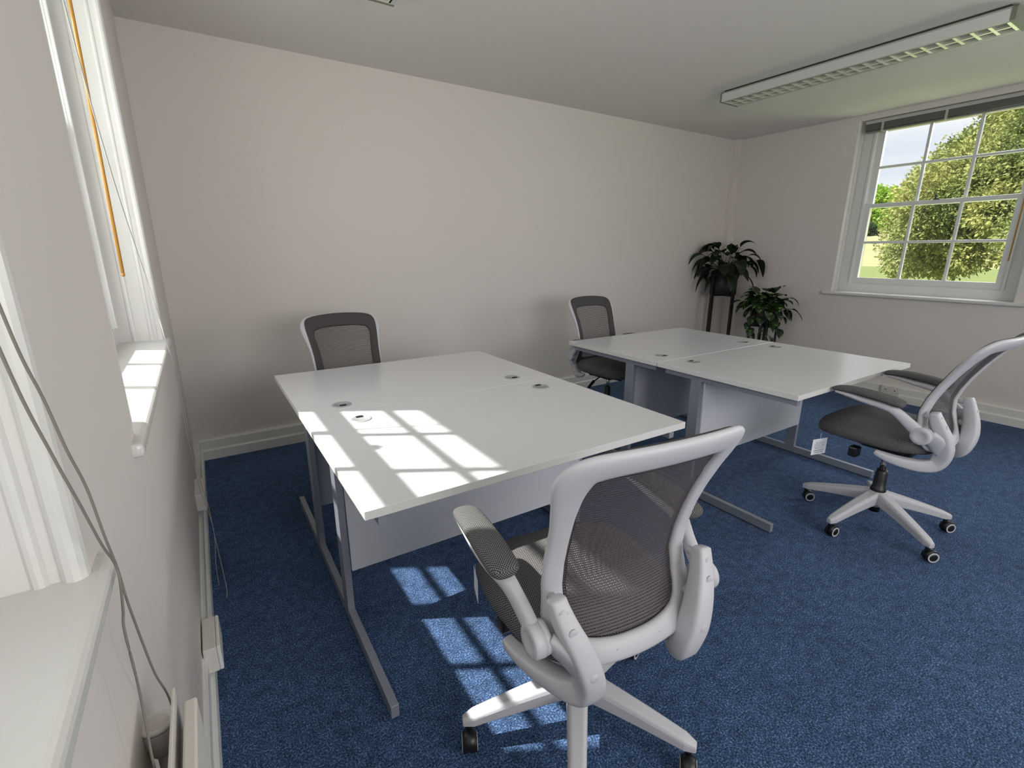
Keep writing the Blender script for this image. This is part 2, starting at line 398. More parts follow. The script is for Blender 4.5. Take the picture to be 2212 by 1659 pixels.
# ------------------------------------------------------------------ blinds
def blind(face, side, y0, y1, label, group, xo=.03, wand=None, z1=2.497, z0=2.40):
    X = lambda a: face+side*a
    r = thing('venetian_blind', (X(xo+.03), (y0+y1)/2, z1), label, 'blind', group); off = Vector(r.location)
    def fin(nm, bm, m, par=None, smooth=False):
        o = build(nm, bm, m, par or r, smooth)
        if par is None: o.location = -off
        return o
    bm = NB(); box(bm, *sorted((X(xo), X(xo+.055))), y0, y1, z1-.028, z1, .002); fin('headrail', bm, M['rail'])
    bm = NB(); k = 14
    for i in range(k):
        z = z1-.030-(z1-.030-z0)*i/k
        box(bm, *sorted((X(xo+.001), X(xo+.052))), y0+.004, y1-.004, z-.0038, z-.0010, mtx=None)
    fin('slat_stack', bm, M['slat'])
    bm = NB(); box(bm, *sorted((X(xo-.001), X(xo+.054))), y0+.004, y1-.004, z0-.016, z0-.006, .003); fin('bottom_rail', bm, M['slat'])
    for f in (.11, .47, .87):
        y = y1-(y1-y0)*f
        bm = NB(); box(bm, *sorted((X(xo-.0035), X(xo+.057))), y-.009, y+.009, z0-.018, z1-.026, .001); fin('ladder_tape', bm, M['tape'])
    if wand:
        a, b = wand; bm = NB()
        cyl(bm, a, b, .0048, seg=10); lathe(bm, b, (0, 0, -1), [(0, .0045), (.003, .0055), (.008, .005), (.011, .002)], seg=10); fin('tilt_wand', bm, M['brown'], smooth=True)
    return r, fin
b1, f1 = blind(WL, -1, -.60, .62, 'blind of the nearest left window, two grey pull cords draped over its sill', 'raised window blinds')
bm = NB(); tube(bm, [(.005, .36, 2.46), (.018, .50, 1.80), (.026, .570, 1.40), (.030, .594, 1.270), (.034, .615, 1.209), (.038, .629, 1.149), (.042, .646, 1.098), (.0445, .656, 1.033), (.0455, .668, .992), (.0475, .664, .972), (.050, .657, .941), (.050, .681, .861), (.050, .708, .788), (.052, .750, .700), (.05, .76, .60)], .0014, 8, 8)
f1('pull_cord', bm, M['cord'], smooth=True)
bm = NB(); tube(bm, [(.005, .33, 2.46), (.018, .44, 1.85), (.028, .525, 1.39), (.033, .552, 1.245), (.038, .582, 1.158), (.042, .607, 1.096), (.0445, .636, 1.033), (.0455, .664, .9925), (.0475, .660, .972), (.050, .628, .950), (.050, .612, .934), (.050, .611, .866), (.048, .610, .800), (.046, .609, .739), (.046, .61, .60)], .0014, 8, 8)
f1('pull_cord', bm, M['cord'], smooth=True)
b2, f2 = blind(WL, -1, 1.26, 2.46, 'raised grey venetian blind of the far left window with a long brown wooden tilt wand', 'raised window blinds', wand=((-.020, 2.108, 2.44), (-.020, 1.976, 1.279)))
for dx, k in ((0, 0), (.004, 1)):
    bm = NB(); tube(bm, [(.0, 1.62, 2.46), (.012, 1.60+k*.01, 1.90), (.020, 1.793+k*.012, 1.533), (.032, 2.13, 1.21), (.052, 2.04+k*.02, 1.05), (.060, 2.10+k*.03, .93), (.052+dx, 2.22+k*.06, .70), (.055+dx, 2.33+k*.06, .36), (.068, 2.38+k*.09, .21), (.075, 2.37, .10), (.066+.03*k, 2.25-.2*k, .02), (.07+.02*k, 2.1-.1*k, .004)], .0011, 6, 8)
    f2('pull_cord', bm, M['cordl'], smooth=True)
b3, f3 = blind(W, 1, 1.12, 2.375, 'raised dark grey venetian blind above the garden window at the right', 'raised window blinds', wand=((W+.045, 1.19, 2.46), (W+.045, 1.19, 1.285)), z0=2.415)

# ------------------------------------------------------------------ wall fittings
def socket_double(name, loc, along, label, wall='x-'):
    """double socket; local x = along the wall, local y = out of the wall"""
    r = thing(name, loc, label, 'socket', None, along)
    bm = NB(); box(bm, -.073, .073, 0, .014, -.043, .043, .004); build('face_plate', bm, M['boxes'], r)
    for s in (-1, 1):
        bm = NB(); x = s*.037
        box(bm, x-.004, x+.004, .0135, .0146, .002, .012); box(bm, x-.012, x-.006, .0135, .0146, -.016, -.012); box(bm, x+.006, x+.012, .0135, .0146, -.016, -.012)
        build('pin_slots', bm, M['black'], r)
        bm = NB(); box(bm, x-.007, x+.007, .013, .018, .020, .034, .002); build('switch', bm, M['trunk'], r)
    return r
socket_double('power_socket', (W-.045, 1.735, .093), PI/2, 'white double power socket on the right wall skirting behind the right-hand chair')
socket_double('power_socket', (3.90, D-.045, .093), PI, 'white double power socket on the back wall skirting, seen behind the far desk legs')
r = thing('junction_box', (0, 2.60, .165), 'cream junction box over the left skirting where the blind cords hang down', 'junction box')
bm = NB(); box(bm, 0, .060, -.10, .10, 0, .085, .004); build('box_body', bm, M['boxes'], r)
bm = NB(); box(bm, .06, .063, -.094, .094, .004, .081, .001); build('box_lid', bm, M['trunk'], r)
r = thing('socket_box', (.02, 1.60, .078), 'white plastic socket box mounted on the left skirting nearest the radiator', 'socket box')
bm = NB(); box(bm, .006, .042, -.08, .08, 0, .088, .003); build('back_box', bm, M['boxes'], r)
bm = NB(); box(bm, .042, .053, -.08, .08, 0, .088, .004); build('face_plate', bm, M['trunk'], r)

# radiator below the nearest window, with its valve
r = thing('radiator', (.070, .1, .135), 'white panel radiator under the nearest left window, only its end showing', 'radiator')
bm = NB(); y1 = .60
box(bm, .004, .020, -.7, y1, 0, .60, .003)
for i in range(36):
    y = -.68+i*.0325; box(bm, .018, .024, y, y+.020, .03, .57, .002)
build('front_panel', bm, M['boxes'], r)
bm = NB(); box(bm, -.008, -.004, -.7, y1+.015, .0, .615, .001); build('rear_panel', bm, M['boxes'], r)
bm = NB(); box(bm, -.004, .004, -.69, y1-.01, .05, .56); build('convector_fins', bm, M['boxes'], r)
r = thing('radiator_valve', (.038, .715, .650), 'round cream thermostatic valve standing beside the radiator end below the sill', 'valve')
bm = NB(); lathe(bm, (0, 0, 0), (0, 0, 1), [(0, .008), (.003, .013), (.012, .0175), (.03, .0195), (.045, .0195), (.053, .0175), (.056, .013), (.057, .001)]); build('valve_head', bm, M['boxes'], r, True)
bm = NB(); lathe(bm, (0, 0, .049), (0, 0, 1), [(0, .0203), (.004, .0206), (.006, .018), (.0065, .001)]); build('valve_cap', bm, M['trunk'], r, True)
bm = NB(); cyl(bm, (0, 0, -.65), (0, 0, .004), .0085, seg=16); cyl(bm, (0, 0, -.03), (.036, -.04, -.03), .007, seg=12); build('pipe', bm, M['boxes'], r, True)

# ------------------------------------------------------------------ ceiling luminaires
def luminaire(x0, x1, y0, y1, label):
    zb, zt = 2.470, 2.538
    r = thing('ceiling_light', ((x0+x1)/2, (y0+y1)/2, H), label, 'ceiling light', 'fluorescent ceiling lights'); off = Vector(r.location)
    def fin(nm, bm, m, smooth=False, par=None):
        o = build(nm, bm, m, par or r, smooth)
        if par is None: o.location = -off
        return o
    bm = NB(); t = .030
    for s, xa in ((1, x0), (-1, x1)):                    # two side channels with a chamfered shoulder
        pr = [(0, zb), (t, zb), (t, zb+.003), (.004, zb+.003), (.004, zt-.012), (.016, zt-.003), (t, zt-.003), (t, zt), (.014, zt), (0, zt-.014)]
        ring_loft(bm, [[(xa+s*a, y, z) for a, z in pr] for y in (y0, y1)])
    box(bm, x0+.02, x1-.02, y0, y1, zt-.006, zt)
    fin('body', bm, M['lum'])
    bm = NB(); box(bm, x0+.012, x1-.012, y0+.01, y1-.01, zt, H); fin('gap_shade', bm, M['gap'])  # dark slab standing in for the shadow gap under the ceiling
    for ya, yb in ((y0-.022, y0), (y1, y1+.012)):
        bm = NB(); pr = [(x0-.002, zb-.002), (x1+.002, zb-.002), (x1+.002, zt-.013), (x1-.013, zt+.002), (x0+.013, zt+.002), (x0-.002, zt-.013)]
        ring_loft(bm, [[(x, y, z) for x, z in pr] for y in (ya, yb)]); fin('end_cap', bm, M['lumend'])
    xm = (x0+x1)/2; hw = .082
    bm = NB()                                            # parabolic cross-blade louvre
    nb = 22; L = y1-y0-.02
    for xs in (xm-hw, xm, xm+hw):
        wd = .004 if xs != xm else .006
        rings = [[(xs-a, y, z) for a, z in ((wd, zb), (-wd, zb), (-.0015, zb+.035), (.0015, zb+.035))] for y in (y0+.01, y1-.01)]
        ring_loft(bm, rings)
    for i in range(nb+1):
        y = y0+.01+L*i/nb; wd = .0075
        rings = [[(x, y+a, z) for a, z in ((-wd, zb+.0005), (wd, zb+.0005), (.0045, zb+.010), (.0015, zb+.032), (-.0015, zb+.032), (-.0045, zb+.010))] for x in (xm-hw, xm+hw)]
        ring_loft(bm, rings)
    fin('louvre', bm, M['louvre'])
    bm = NB(); box(bm, x0+.028, x1-.028, y0+.004, y1-.004, zt-.012, zt-.007); fin('reflector', bm, M['lum'])
    for xs in (xm-.041, xm+.041):
        bm = NB(); cyl(bm, (xs, y0+.03, zt-.022), (xs, y1-.03, zt-.022), .008, seg=12); fin('tube', bm, M['tube'], True)
    return r
luminaire(3.815, 4.035, 1.03, 2.66, 'long white fluorescent ceiling light with silver louvre in front of the garden window')
luminaire(.93, 1.145, .95, 2.555, 'fluorescent ceiling light over the nearer desks, only its end corner showing at the top')

# ------------------------------------------------------------------ desks
def make_desk():
    """local: user's edge at y=0, back edge y=.8, x 0..1.2"""
    r = bpy.data.objects.new('office_desk', None); C.objects.link(r)
    bm = NB(); box(bm, 0, 1.2, .001, .799, .705, .73, .0012, seg=1)
    for f in bm.faces:
        if abs(f.normal.z) < .5: f.material_index = 1
    build('desktop', bm, mats=[M['desk'], M['edge']], parent=r)
    for x in (.037, 1.138):
        bm = NB(); box(bm, x, x+.025, .05, .80, 0.006, .050, .002); build('foot', bm, M['steel'], r)
        bm = NB(); box(bm, x, x+.025, .525, .590, .045, .672, .002); build('upright', bm, M['steel'], r)
        bm = NB(); box(bm, x, x+.025, .02, .765, .670, .7045, .002); build('beam', bm, M['steel'], r)
    bm = NB(); box(bm, .064, 1.136, .515, .533, .215, .700, .001); build('modesty_panel', bm, M['panel'], r)
    for x in (.187, 1.030):
        bm = NB(); lathe(bm, (x, .690, .7298), (0, 0, 1), [(0, .040), (.0015, .040), (.0030, .037), (.0032, .031), (.0024, .0300), (.0024, .001)], seg=32)
        g = build('cable_grommet', bm, M['grom'], r, True)
        bm = NB(); box(bm, x-.013, x+.013, .703, .719, .7321, .7327, .003, seg=2); build('cable_slot', bm, M['black'], g)
    return r
desk = make_desk()
def place_desk(o, loc, rz, label):
    o.location = loc; o.rotation_euler = (0, 0, rz); tag(o, label, 'desk', 'white office desks')
place_desk(desk, (.438, 1.080, 0), 0, 'sunlit white desk at the front, the one nearest the foreground chair')
place_desk(copy_tree(desk), (1.638, 2.682, 0), PI, 'white desk against the back-left chair, joined behind the sunlit desk')
place_desk(copy_tree(desk), (2.339, 1.031, 0), 0, 'white desk in front of the right-hand chair, nearer of the far pair')
place_desk(copy_tree(desk), (3.539, 2.633, 0), PI, 'white desk nearest the plants, far half of the right-hand pair')

# ------------------------------------------------------------------ office chair
def catmull(vals, n): return smoothpts([(*v, 0) if len(v) == 2 else v for v in vals], n)
YB = [(.46, -.205), (.50, -.200), (.56, -.180), (.62, -.160), (.68, -.155), (.74, -.172), (.80, -.198), (.86, -.230), (.92, -.268), (.97, -.305), (1.04, -.360)]
def yb(x, z):
    for (a, ya), (b, yb_) in zip(YB, YB[1:]):
        if z <= b or b == 1.04:
            t = (z-a)/(b-a); y = ya+(yb_-ya)*t; break
    return y-.025+.75*x*x
OUT = [(0, 1.030), (.10, 1.028), (.176, 1.022), (.212, 1.008), (.223, .976), (.218, .91), (.208, .83), (.205, .74), (.205, .67), (.209, .61), (.208, .56), (.190, .520), (.145, .500), (.07, .493), (0, .491)]
INN = [(0, .963), (.09, .961), (.146, .956), (.168, .944), (.175, .918), (.169, .878), (.162, .82), (.158, .74), (.156, .67), (.157, .63), (.155, .600), (.144, .574), (.116, .556), (.06, .546), (0, .544)]
def surf(x, z, off):
    e = .01; dz = (yb(x, z+e)-yb(x, z-e))/(2*e); dx = (yb(x+e, z)-yb(x-e, z))/(2*e)
    nn = Vector((-dx, 1, -dz)).normalized(); return Vector((x, yb(x, z), z))+nn*off
def loop(pts, n=5):
    full = pts+[(-x, z) for x, z in pts[-2:0:-1]]
    return [(p.x, p.y) for p in smoothpts([(x, z, 0) for x, z in full], n, True)]
def resample_seg(a, b, k, n): t = k/n; return (a[0]+(b[0]-a[0])*t, a[1]+(b[1]-a[1])*t)
def make_chair():
    r = bpy.data.objects.new('office_chair', None); C.objects.link(r)
    # --- base
    bm = NB(); lathe(bm, (0, 0, .105), (0, 0, 1), [(0, .030), (.004, .036), (.055, .040), (.078, .037), (.086, .030), (.087, .001)], seg=32)
    build('base_hub', bm, M['white'], r, True)
    for k in range(5):
        a = 2*PI*k/5; c, s = math.cos(a), math.sin(a)
        bm = NB(); n = 10; rings = []
        for i in range(n+1):
            t = i/n; d = .018+.313*t; zt = .190-.072*t-.018*t*t; hw = .031-.012*t; th = .062-.030*t
            if i == n: hw *= .62; th *= .7; zt -= .004
            sec = [(-hw*.55, zt), (hw*.55, zt), (hw, zt-th*.22), (hw*.92, zt-th), (-hw*.92, zt-th), (-hw, zt-th*.22)]
            sec = [(-hw*.6, zt), (hw*.6, zt), (hw*.86, zt-.004), (hw, zt-th*.3), (hw*.96, zt-th), (-hw*.96, zt-th), (-hw, zt-th*.3), (-hw*.86, zt-.004)]
            rings.append([(c*d-s*q, s*d+c*q, z) for q, z in sec])
        ring_loft(bm, rings); lg = build('base_leg', bm, M['white'], r); bevel_mod(lg, .004)
        px, py, dx, dy = 0, 0, 1, 0                      # built about its own swivel pin, placed below
        cx, cy = -.018, 0
        bm = NB(); ax = (-dy, dx, 0)
        for q in (-1, 1):
            p = Vector((cx, cy, .027))+Vector(ax)*(.0045*q)
            lathe(bm, p, Vector(ax)*q, [(0, .0255), (.002, .0268), (.011, .0268), (.0155, .0245), (.0158, .001)], seg=28)
        # hood
        hood = []
        for i in range(9):
            t = -20+i*27; tt = math.radians(t); hood.append((cx+dx*math.cos(tt)*.0225, cy+dy*math.cos(tt)*.0225, .030+.0245*math.sin(tt)))
        sweep(bm, hood, .017, .005, up=[tuple(Vector(h)-Vector((cx, cy, .030))) for h in hood], seg=8, power=4)
        cyl(bm, (px, py, .04), (px, py, .09), .009, seg=12)
        cs = build('castor', bm, M['black'], r, True); cs.location = (c*.313, s*.313, 0); cs['pin'] = k
        for q in (-1, 1):
            p = Vector((cx, cy, .027))+Vector(ax)*(.0195*q)
            bm = NB(); lathe(bm, p, Vector(ax)*q, [(0, .0245), (.0016, .0238), (.0020, .0225), (.0020, .0180), (.0008, .0172), (.0005, .0172)], seg=28); build('castor_ring', bm, M['white'], cs, True)
            bm = NB(); lathe(bm, p, Vector(ax)*q, [(0, .0172), (.0018, .0168), (.0024, .012), (.0025, .001)], seg=24); build('castor_cap', bm, M['black'], cs, True)
    bm = NB(); lathe(bm, (0, 0, .185), (0, 0, 1), [(0, .033), (.006, .034), (.020, .031), (.024, .028), (.060, .027), (.064, .0255), (.095, .0250), (.099, .023), (.116, .0225), (.118, .001)], seg=28)
    gas = build('gas_lift_cover', bm, M['black'], r, True)
    bm = NB(); cyl(bm, (0, 0, .30), (0, 0, .44), .014, seg=20); build('chrome_piston', bm, M['chrome'], gas, True)
    bm = NB(); cyl(bm, (0, 0, .075), (0, 0, .12), .024, seg=20); build('cylinder_foot', bm, M['black'], gas, True)
    base_parts = list(r.children)
    # --- mechanism
    bm = NB(); box(bm, -.075, .075, -.12, .09, .415, .470, .012); box(bm, -.12, .12, -.10, -.06, .430, .465, .008); box(bm, -.13, .13, .04, .08, .440, .470, .008)
    mech = build('tilt_mechanism', bm, M['black'], r)
    bm = NB(); cyl(bm, (0, .09, .44), (0, .14, .44), .030, .028, seg=20); build('tension_knob', bm, M['black'], mech, True)
    bm = NB(); tube(bm, [(.07, .03, .445), (.13, .035, .440), (.20, .04, .415)], .005, 8)
    sweep(bm, smoothpts([(.19, .04, .42), (.22, .042, .400), (.25, .044, .375)], 5), .008, .014, seg=10); build('lift_lever', bm, M['black'], mech, True)
    bm = NB(); box(bm, -.215, -.165, .045, .085, .395, .445, .008); build('tilt_paddle', bm, M['black'], mech)
    # --- seat
    n = 44; bm = NB(); prof = [(.0, 0), (.55, 0), (.80, .002), (.93, .010), (.985, .024), (1.0, .042), (.985, .062), (.94, .078), (.85, .090), (.6, .099), (.3, .102), (0, .103)]
    rings = []
    for sc, hz in prof:
        ring = []
        for j in range(n):
            a = 2*PI*j/n; ca, sa = math.cos(a), math.sin(a); e = 3.4
            x = math.copysign(abs(ca)**(2/e), ca)*.246*max(sc, .002); y = math.copysign(abs(sa)**(2/e), sa)*.246*max(sc, .002)
            if y < 0: x *= 1-.10*(-y/.246)
            fy = y/.246
            z = .470+hz*(1-.12*max(0, -fy)) - .028*max(0, fy-.45)**2*3 - (.012 if hz > .05 else 0)*(1-abs(x)/.25)*(1-abs(fy))
            ring.append((x, y+.028, z))
        rings.append(ring)
    ring_loft(bm, rings); build('seat', bm, M['seat'], r, True)
    bm = NB(); box(bm, -.17, .17, -.13, .19, .464, .478, .006); build('seat_shell', bm, M['black'], r)
    # --- back frame
    lo, li = loop(OUT), loop(INN); pts = []; ra = []; ups = []
    for (ox, oz), (ix, iz) in zip(lo, li):
        cx, cz = (ox+ix)/2, (oz+iz)/2; pts.append((cx, yb(cx, cz), cz)); ra.append(math.hypot(ox-ix, oz-iz)/2)
        e = .02; dz = (yb(cx, cz+e)-yb(cx, cz-e))/(2*e); dx = (yb(cx+e, cz)-yb(cx-e, cz))/(2*e)
        ups.append(tuple(Vector((-dx, 1, -dz)).normalized()))
    bm = NB(); sweep(bm, pts, ra, .0125, up=ups, seg=16, closed=True, power=2.6)
    fr = build('back_frame', bm, M['white'], r, True)
    for (x, z) in ((-.150, .978), (.150, .978), (-.187, .85), (.187, .85), (-.187, .74), (.187, .74), (-.06, .520), (.06, .520)):
        bm = NB(); y = yb(x, z)-.0105; lathe(bm, (x, y, z), (0, -1, -.3), [(0, .0052), (.0012, .0052), (.0012, .0035), (-.001, .003), (-.001, .0001)], seg=16); build('screw_hole', bm, M['rail'], fr, True)
    # dark fabric border on the front face
    def ringpts(f, off):
        return [surf(ox+(ix-ox)*f, oz+(iz-oz)*f, off) for (ox, oz), (ix, iz) in zip(lo, li)]
    bm = NB(); R = [ringpts(f, o) for f, o in ((.20, .010), (.22, .0145), (.34, .0155), (.60, .0155), (1.00, .0145), (1.16, .010), (1.18, .003))]
    V = [[bm.verts.new(p) for p in q] for q in R]
    for a, b in zip(V, V[1:]):
        for j in range(len(a)): bm.faces.new((a[j], a[(j+1) % len(a)], b[(j+1) % len(a)], b[j]))
    build('mesh_border', bm, M['border'], r, True)
    # woven centre
    bm = NB(); V = []; steps = [i/10 for i in range(11)]
    c0 = (0, .75)
    ring0 = [(ox+(ix-ox)*1.0, oz+(iz-oz)*1.0) for (ox, oz), (ix, iz) in zip(lo, li)]
    for t in steps[:-1]:
        V.append([bm.verts.new((x*(1-t), yb(x*(1-t), c0[1]+(z-c0[1])*(1-t))+.004, c0[1]+(z-c0[1])*(1-t))) for x, z in ring0])
    cv = bm.verts.new((0, yb(0, c0[1])+.004, c0[1]))
    for a, b in zip(V, V[1:]):
        for j in range(len(a)): bm.faces.new((a[j], a[(j+1) % len(a)], b[(j+1) % len(a)], b[j]))
    a = V[-1]
    for j in range(len(a)): bm.faces.new((a[j], a[(j+1) % len(a)], cv))
    build('back_mesh', bm, M['backmesh'], r, True)
    # --- side supports and arms
    for s in (-1, 1):
        bm = NB()
        # J-shaped bracket: path in (y,z), section: thick in x, broad across the path
        path = [(.238, -.030, .464, .009), (.232, -.055, .455, .014), (.215, -.095, .444, .019), (.190, -.140, .436, .023), (.162, -.188, .435, .027), (.143, -.226, .450, .030), (.141, -.241, .485, .031), (.153, -.246, .530, .031), (.170, -.238, .580, .029), (.188, -.223, .625, .025), (.200, -.208, .665, .021), (.205, -.200, .692, .016)]
        P = smoothpts([(x*s, y, z) for (x, y, z, _) in path], 6); br = [p.x for p in smoothpts([(q[3], 0, 0) for q in path], 6)]
        br[0] *= .6; br[-1] *= .8
        tx = [p.x for p in smoothpts([(q, 0, 0) for q in (.014, .018, .021, .024, .027, .029, .030, .029, .027, .024, .021, .019)], 6)]; tx[0] = .009; tx[-1] = .014
        sweep(bm, P, tx, br, up=[(0, *_perp(P, i)) for i in range(len(P))], seg=20, power=4.2)
        # boss joining the bracket to the back frame
        cyl(bm, (s*.196, -.165, .668), (s*.203, -.228, .668), .010, .012, seg=12); cyl(bm, (s*.178, -.19, .575), (s*.175, -.24, .570), .014, seg=12)
        # web that carries the arm pivot
        sweep(bm, smoothpts([(s*.160, -.245, .515), (s*.190, -.225, .560), (s*.220, -.195, .588)], 5), [.014]*11, [.030, .031, .032, .033, .034, .034, .034, .034, .034, .034, .034], up=[(0, .5, -.5)]*11, seg=14, power=3)
        sup = build('side_support', bm, M['white'], r, True)
        for (x, y, z) in ((.190, -.246, .632), (.154, -.2755, .532)):
            bm = NB(); lathe(bm, (s*x, y+.004, z), (0, -1, 0), [(0, .0105), (.0050, .0105), (.0060, .009), (.0062, .001)], seg=20); build('bolt_cap', bm, M['white'], sup, True)
        # arm: pivot drum, neck, rail
        bm = NB(); hy, hz = -.184, .590
        lathe(bm, (s*.221, hy, hz), (s, 0, 0), [(0, .036), (.013, .0385), (.0135, .0370), (.0145, .0370), (.015, .0385), (.036, .0375), (.039, .035), (.0395, .022), (.037, .017), (.0365, .001)], seg=32)
        neck = smoothpts([(s*.243, hy+.012, hz+.012), (s*.248, -.135, .632), (s*.260, -.090, .670), (s*.272, -.050, .690), (s*.276, .03, .700), (s*.276, .10, .711), (s*.274, .155, .717)], 5)
        k = len(neck); wa = [.016]*k; wb = []
        for i in range(k): t = i/(k-1); wb.append(.026-.012*min(1, t*1.6)-(.006*max(0, t-.6)/.4))
        wa = [.015+.012*min(1, max(0, (i/(k-1)-.25)*3)) for i in range(k)]; wa[-1] = .012; wb[-1] = .005
        sweep(bm, neck, wa, wb, up=(0, 0, 1), seg=14, power=2.8)
        arm = build('armrest', bm, M['white'], r, True)
        bm = NB(); pp = smoothpts([(s*.273, -.118, .7125), (s*.274, -.095, .7165), (s*.276, -.03, .728), (s*.276, .05, .7345), (s*.275, .11, .7335), (s*.272, .150, .728), (s*.270, .168, .722)], 5)
        k = len(pp); wa = []; wb = []
        for i in range(k):
            t = i/(k-1); e = math.sqrt(max(.03, 1-(2*t-1)**4)); wa.append(.038*e*(1.06-.18*t)); wb.append(.019*e*(1.1-.45*t))
        sweep(bm, pp, wa, wb, up=(0, 0, 1), seg=18, power=2.3)
        build('arm_pad', bm, M['pad'], arm, True)
    return r, base_parts
def _perp(P, i):
    t = P[min(i+1, len(P)-1)]-P[max(i-1, 0)]; t = Vector((0, t.y, t.z)).normalized()
    return (-t.z, t.y)
def bevel_mod(o, w_, seg=2):
    m = o.modifiers.new('bevel', 'BEVEL'); m.width = w_; m.segments = seg; m.limit_method = 'ANGLE'; m.angle_limit = math.radians(25)
chair, _ = make_chair()
BASE = ('base_hub', 'base_leg', 'castor', 'gas_lift_cover')
BACK = ('back_frame', 'mesh_border', 'back_mesh')
def place_chair(o, x, y, yaw_deg, base_deg, dz, label, tilt=0, swivel=(147, 140, 168, 143, 150)):
    o.location = (x, y, 0); o.rotation_euler = (0, 0, math.radians(yaw_deg))
    for ch in o.children:
        nm = ch.name.split('.')[0]
        if nm == 'castor':
            a = math.radians(base_deg-yaw_deg+72*ch['pin']); ch.location = (.313*math.cos(a), .313*math.sin(a), 0)
            ch.rotation_euler = (0, 0, math.radians(swivel[ch['pin']]-yaw_deg))
        elif nm in BASE: ch.rotation_euler = (0, 0, math.radians(base_deg-yaw_deg))
        elif nm in BACK:                             # the back reclines about the arm pivots
            t = math.radians(tilt); py, pz = -.20, .56
            ch.rotation_euler = (t, 0, 0); ch.location = (0, py-(py*math.cos(t)-pz*math.sin(t)), dz+pz-(py*math.sin(t)+pz*math.cos(t)))
        else: ch.location = (0, 0, dz)
        if nm == 'gas_lift_cover':
            for q in ch.children:
                if q.name.startswith('chrome'): q.location = (0, 0, dz)
    tag(o, label, 'chair', 'mesh-back office chairs'); return o
front = place_chair(copy_tree(chair), .930, .834, -6.5, 230.5, -.035, 'white framed grey mesh chair in the foreground, seen from behind', -7.5, (60, 40, 200, 100, 66))
right = place_chair(copy_tree(chair), 2.912, .858, 0, 25, 0, 'white framed grey mesh chair at the right edge with a white fire label')
back_a = place_chair(copy_tree(chair), .885, 2.765, 184, 60, -.055, 'grey mesh office chair behind the left desks against the back wall', -7)
place_chair(chair, 2.850, 2.745, 181, 40, -.045, 'grey mesh chair beyond the far desks, its lift lever showing under the desktop', -7)

# fire-safety swing tags
def swing_tag(root, tl, tr, hgt, text, label):
    loc = Vector(tl); ex = (Vector(tr)-loc); wd = ex.length; ex.normalize(); ez = Vector((0, 0, 1)); ey = ez.cross(ex)
    mw = Matrix((ex, ey, ez)).transposed().to_4x4(); mw.translation = loc
    inv = root.matrix_world.inverted() if False else (Matrix.Translation(root.location) @ root.rotation_euler.to_matrix().to_4x4()).inverted()
    bm = NB(); box(bm, 0, wd, -.0003, .0003, -hgt, 0); box(bm, wd/2-.0006, wd/2+.0006, -.0003, .0003, 0, .03)
    t = build('fire_label', bm, M['card'], root); t.matrix_local = inv @ mw; t['label'] = label
    if text:
        for i, (ln, sz, z) in enumerate((('These   materials   and', .0062, -.020), ('covering fabric(s) meet the', .0062, -.0285), ('requirements for resistance', .0062, -.037), ('to cigarette ignition in the', .0062, -.0455), ('1988 safety regulations', .0062, -.054), ('CARELESSNESS', .0105, -.067), ('CAUSES FIRE', .0105, -.078))):
            cu = bpy.data.curves.new('label_text', 'FONT'); cu.body = ln; cu.size = sz*(wd/.095); cu.align_x = 'CENTER'; cu.extrude = .00005; cu.offset = .00012
            to = bpy.data.objects.new('tmp', cu); C.objects.link(to)
            me = bpy.data.meshes.new_from_object(to.evaluated_get(bpy.context.evaluated_depsgraph_get())); bpy.data.objects.remove(to)
            p = link('printed_text', me, M['ink'], t); p.rotation_euler = (PI/2, 0, 0); p.location = (wd/2, -.0006, z*(hgt/.085))
swing_tag(right, (2.636, 1.073, .445), (2.728, 1.050, .445), .083, True, 'white card fire label printed CARELESSNESS CAUSES FIRE')
swing_tag(front, (.735, 1.060, .425), (.760, 1.130, .425), .080, False, 'white card fire label seen edge on')
# ------------------------------------------------------------------ plants on stands
def leaf(bm, base, d, L, wid, droop=.6, petiole=.1, fold=.25, rnd=random, n=8, mi=0):
    """a petiole then a folded, drooping pointed blade"""
    d = Vector(d).normalized(); hd = Vector((d.x, d.y, 0)); hd = hd.normalized() if hd.length > .01 else Vector((1, 0, 0))
    p = Vector(base); dirv = d.copy(); path = [p.copy()]
    m_ = 6
    for i in range(m_):
        dirv = (dirv+Vector((0, 0, -droop*.10))).normalized(); p = p+dirv*(petiole/m_); path.append(p.copy())
    sweep(bm, path, .0022, seg=5, mi=mi)
    side = dirv.cross(Vector((0, 0, 1)));
    side = side.normalized() if side.length > .05 else Vector((-hd.y, hd.x, 0))
    side = (side+Vector((0, 0, rnd.uniform(-.5, .5)))).normalized()
    rows = []
    for i in range(n+1):
        t = i/n; wv = wid*.5*(math.sin(PI*min(1, t**.72))**.85)*(1-.25*t) if 0 < t < 1 else 0
        up = side.cross(dirv).normalized()
        rows.append((p.copy(), side*wv, up*(fold*wv)))
        dirv = (dirv+Vector((0, 0, -droop*.28))+hd*.02).normalized(); p = p+dirv*(L/n)
    prev = None
    for c_, s_, u_ in rows:
        cur = [bm.verts.new(c_-s_+u_), bm.verts.new(c_-s_*.5+u_*.35), bm.verts.new(c_), bm.verts.new(c_+s_*.5+u_*.35), bm.verts.new(c_+s_+u_)]
        if prev:
            for j in range(4): bm.faces.new((prev[j], prev[j+1], cur[j+1], cur[j])).material_index = mi
        prev = cur
def keep_off_walls(bm, root):
    for v in bm.verts:                      # leaves bend against the walls instead of passing through
        if v.co.y+root.location.y > D-.02: v.co.y = D-.02-root.location.y
        if v.co.x+root.location.x > W-.08: v.co.x = W-.08-root.location.x
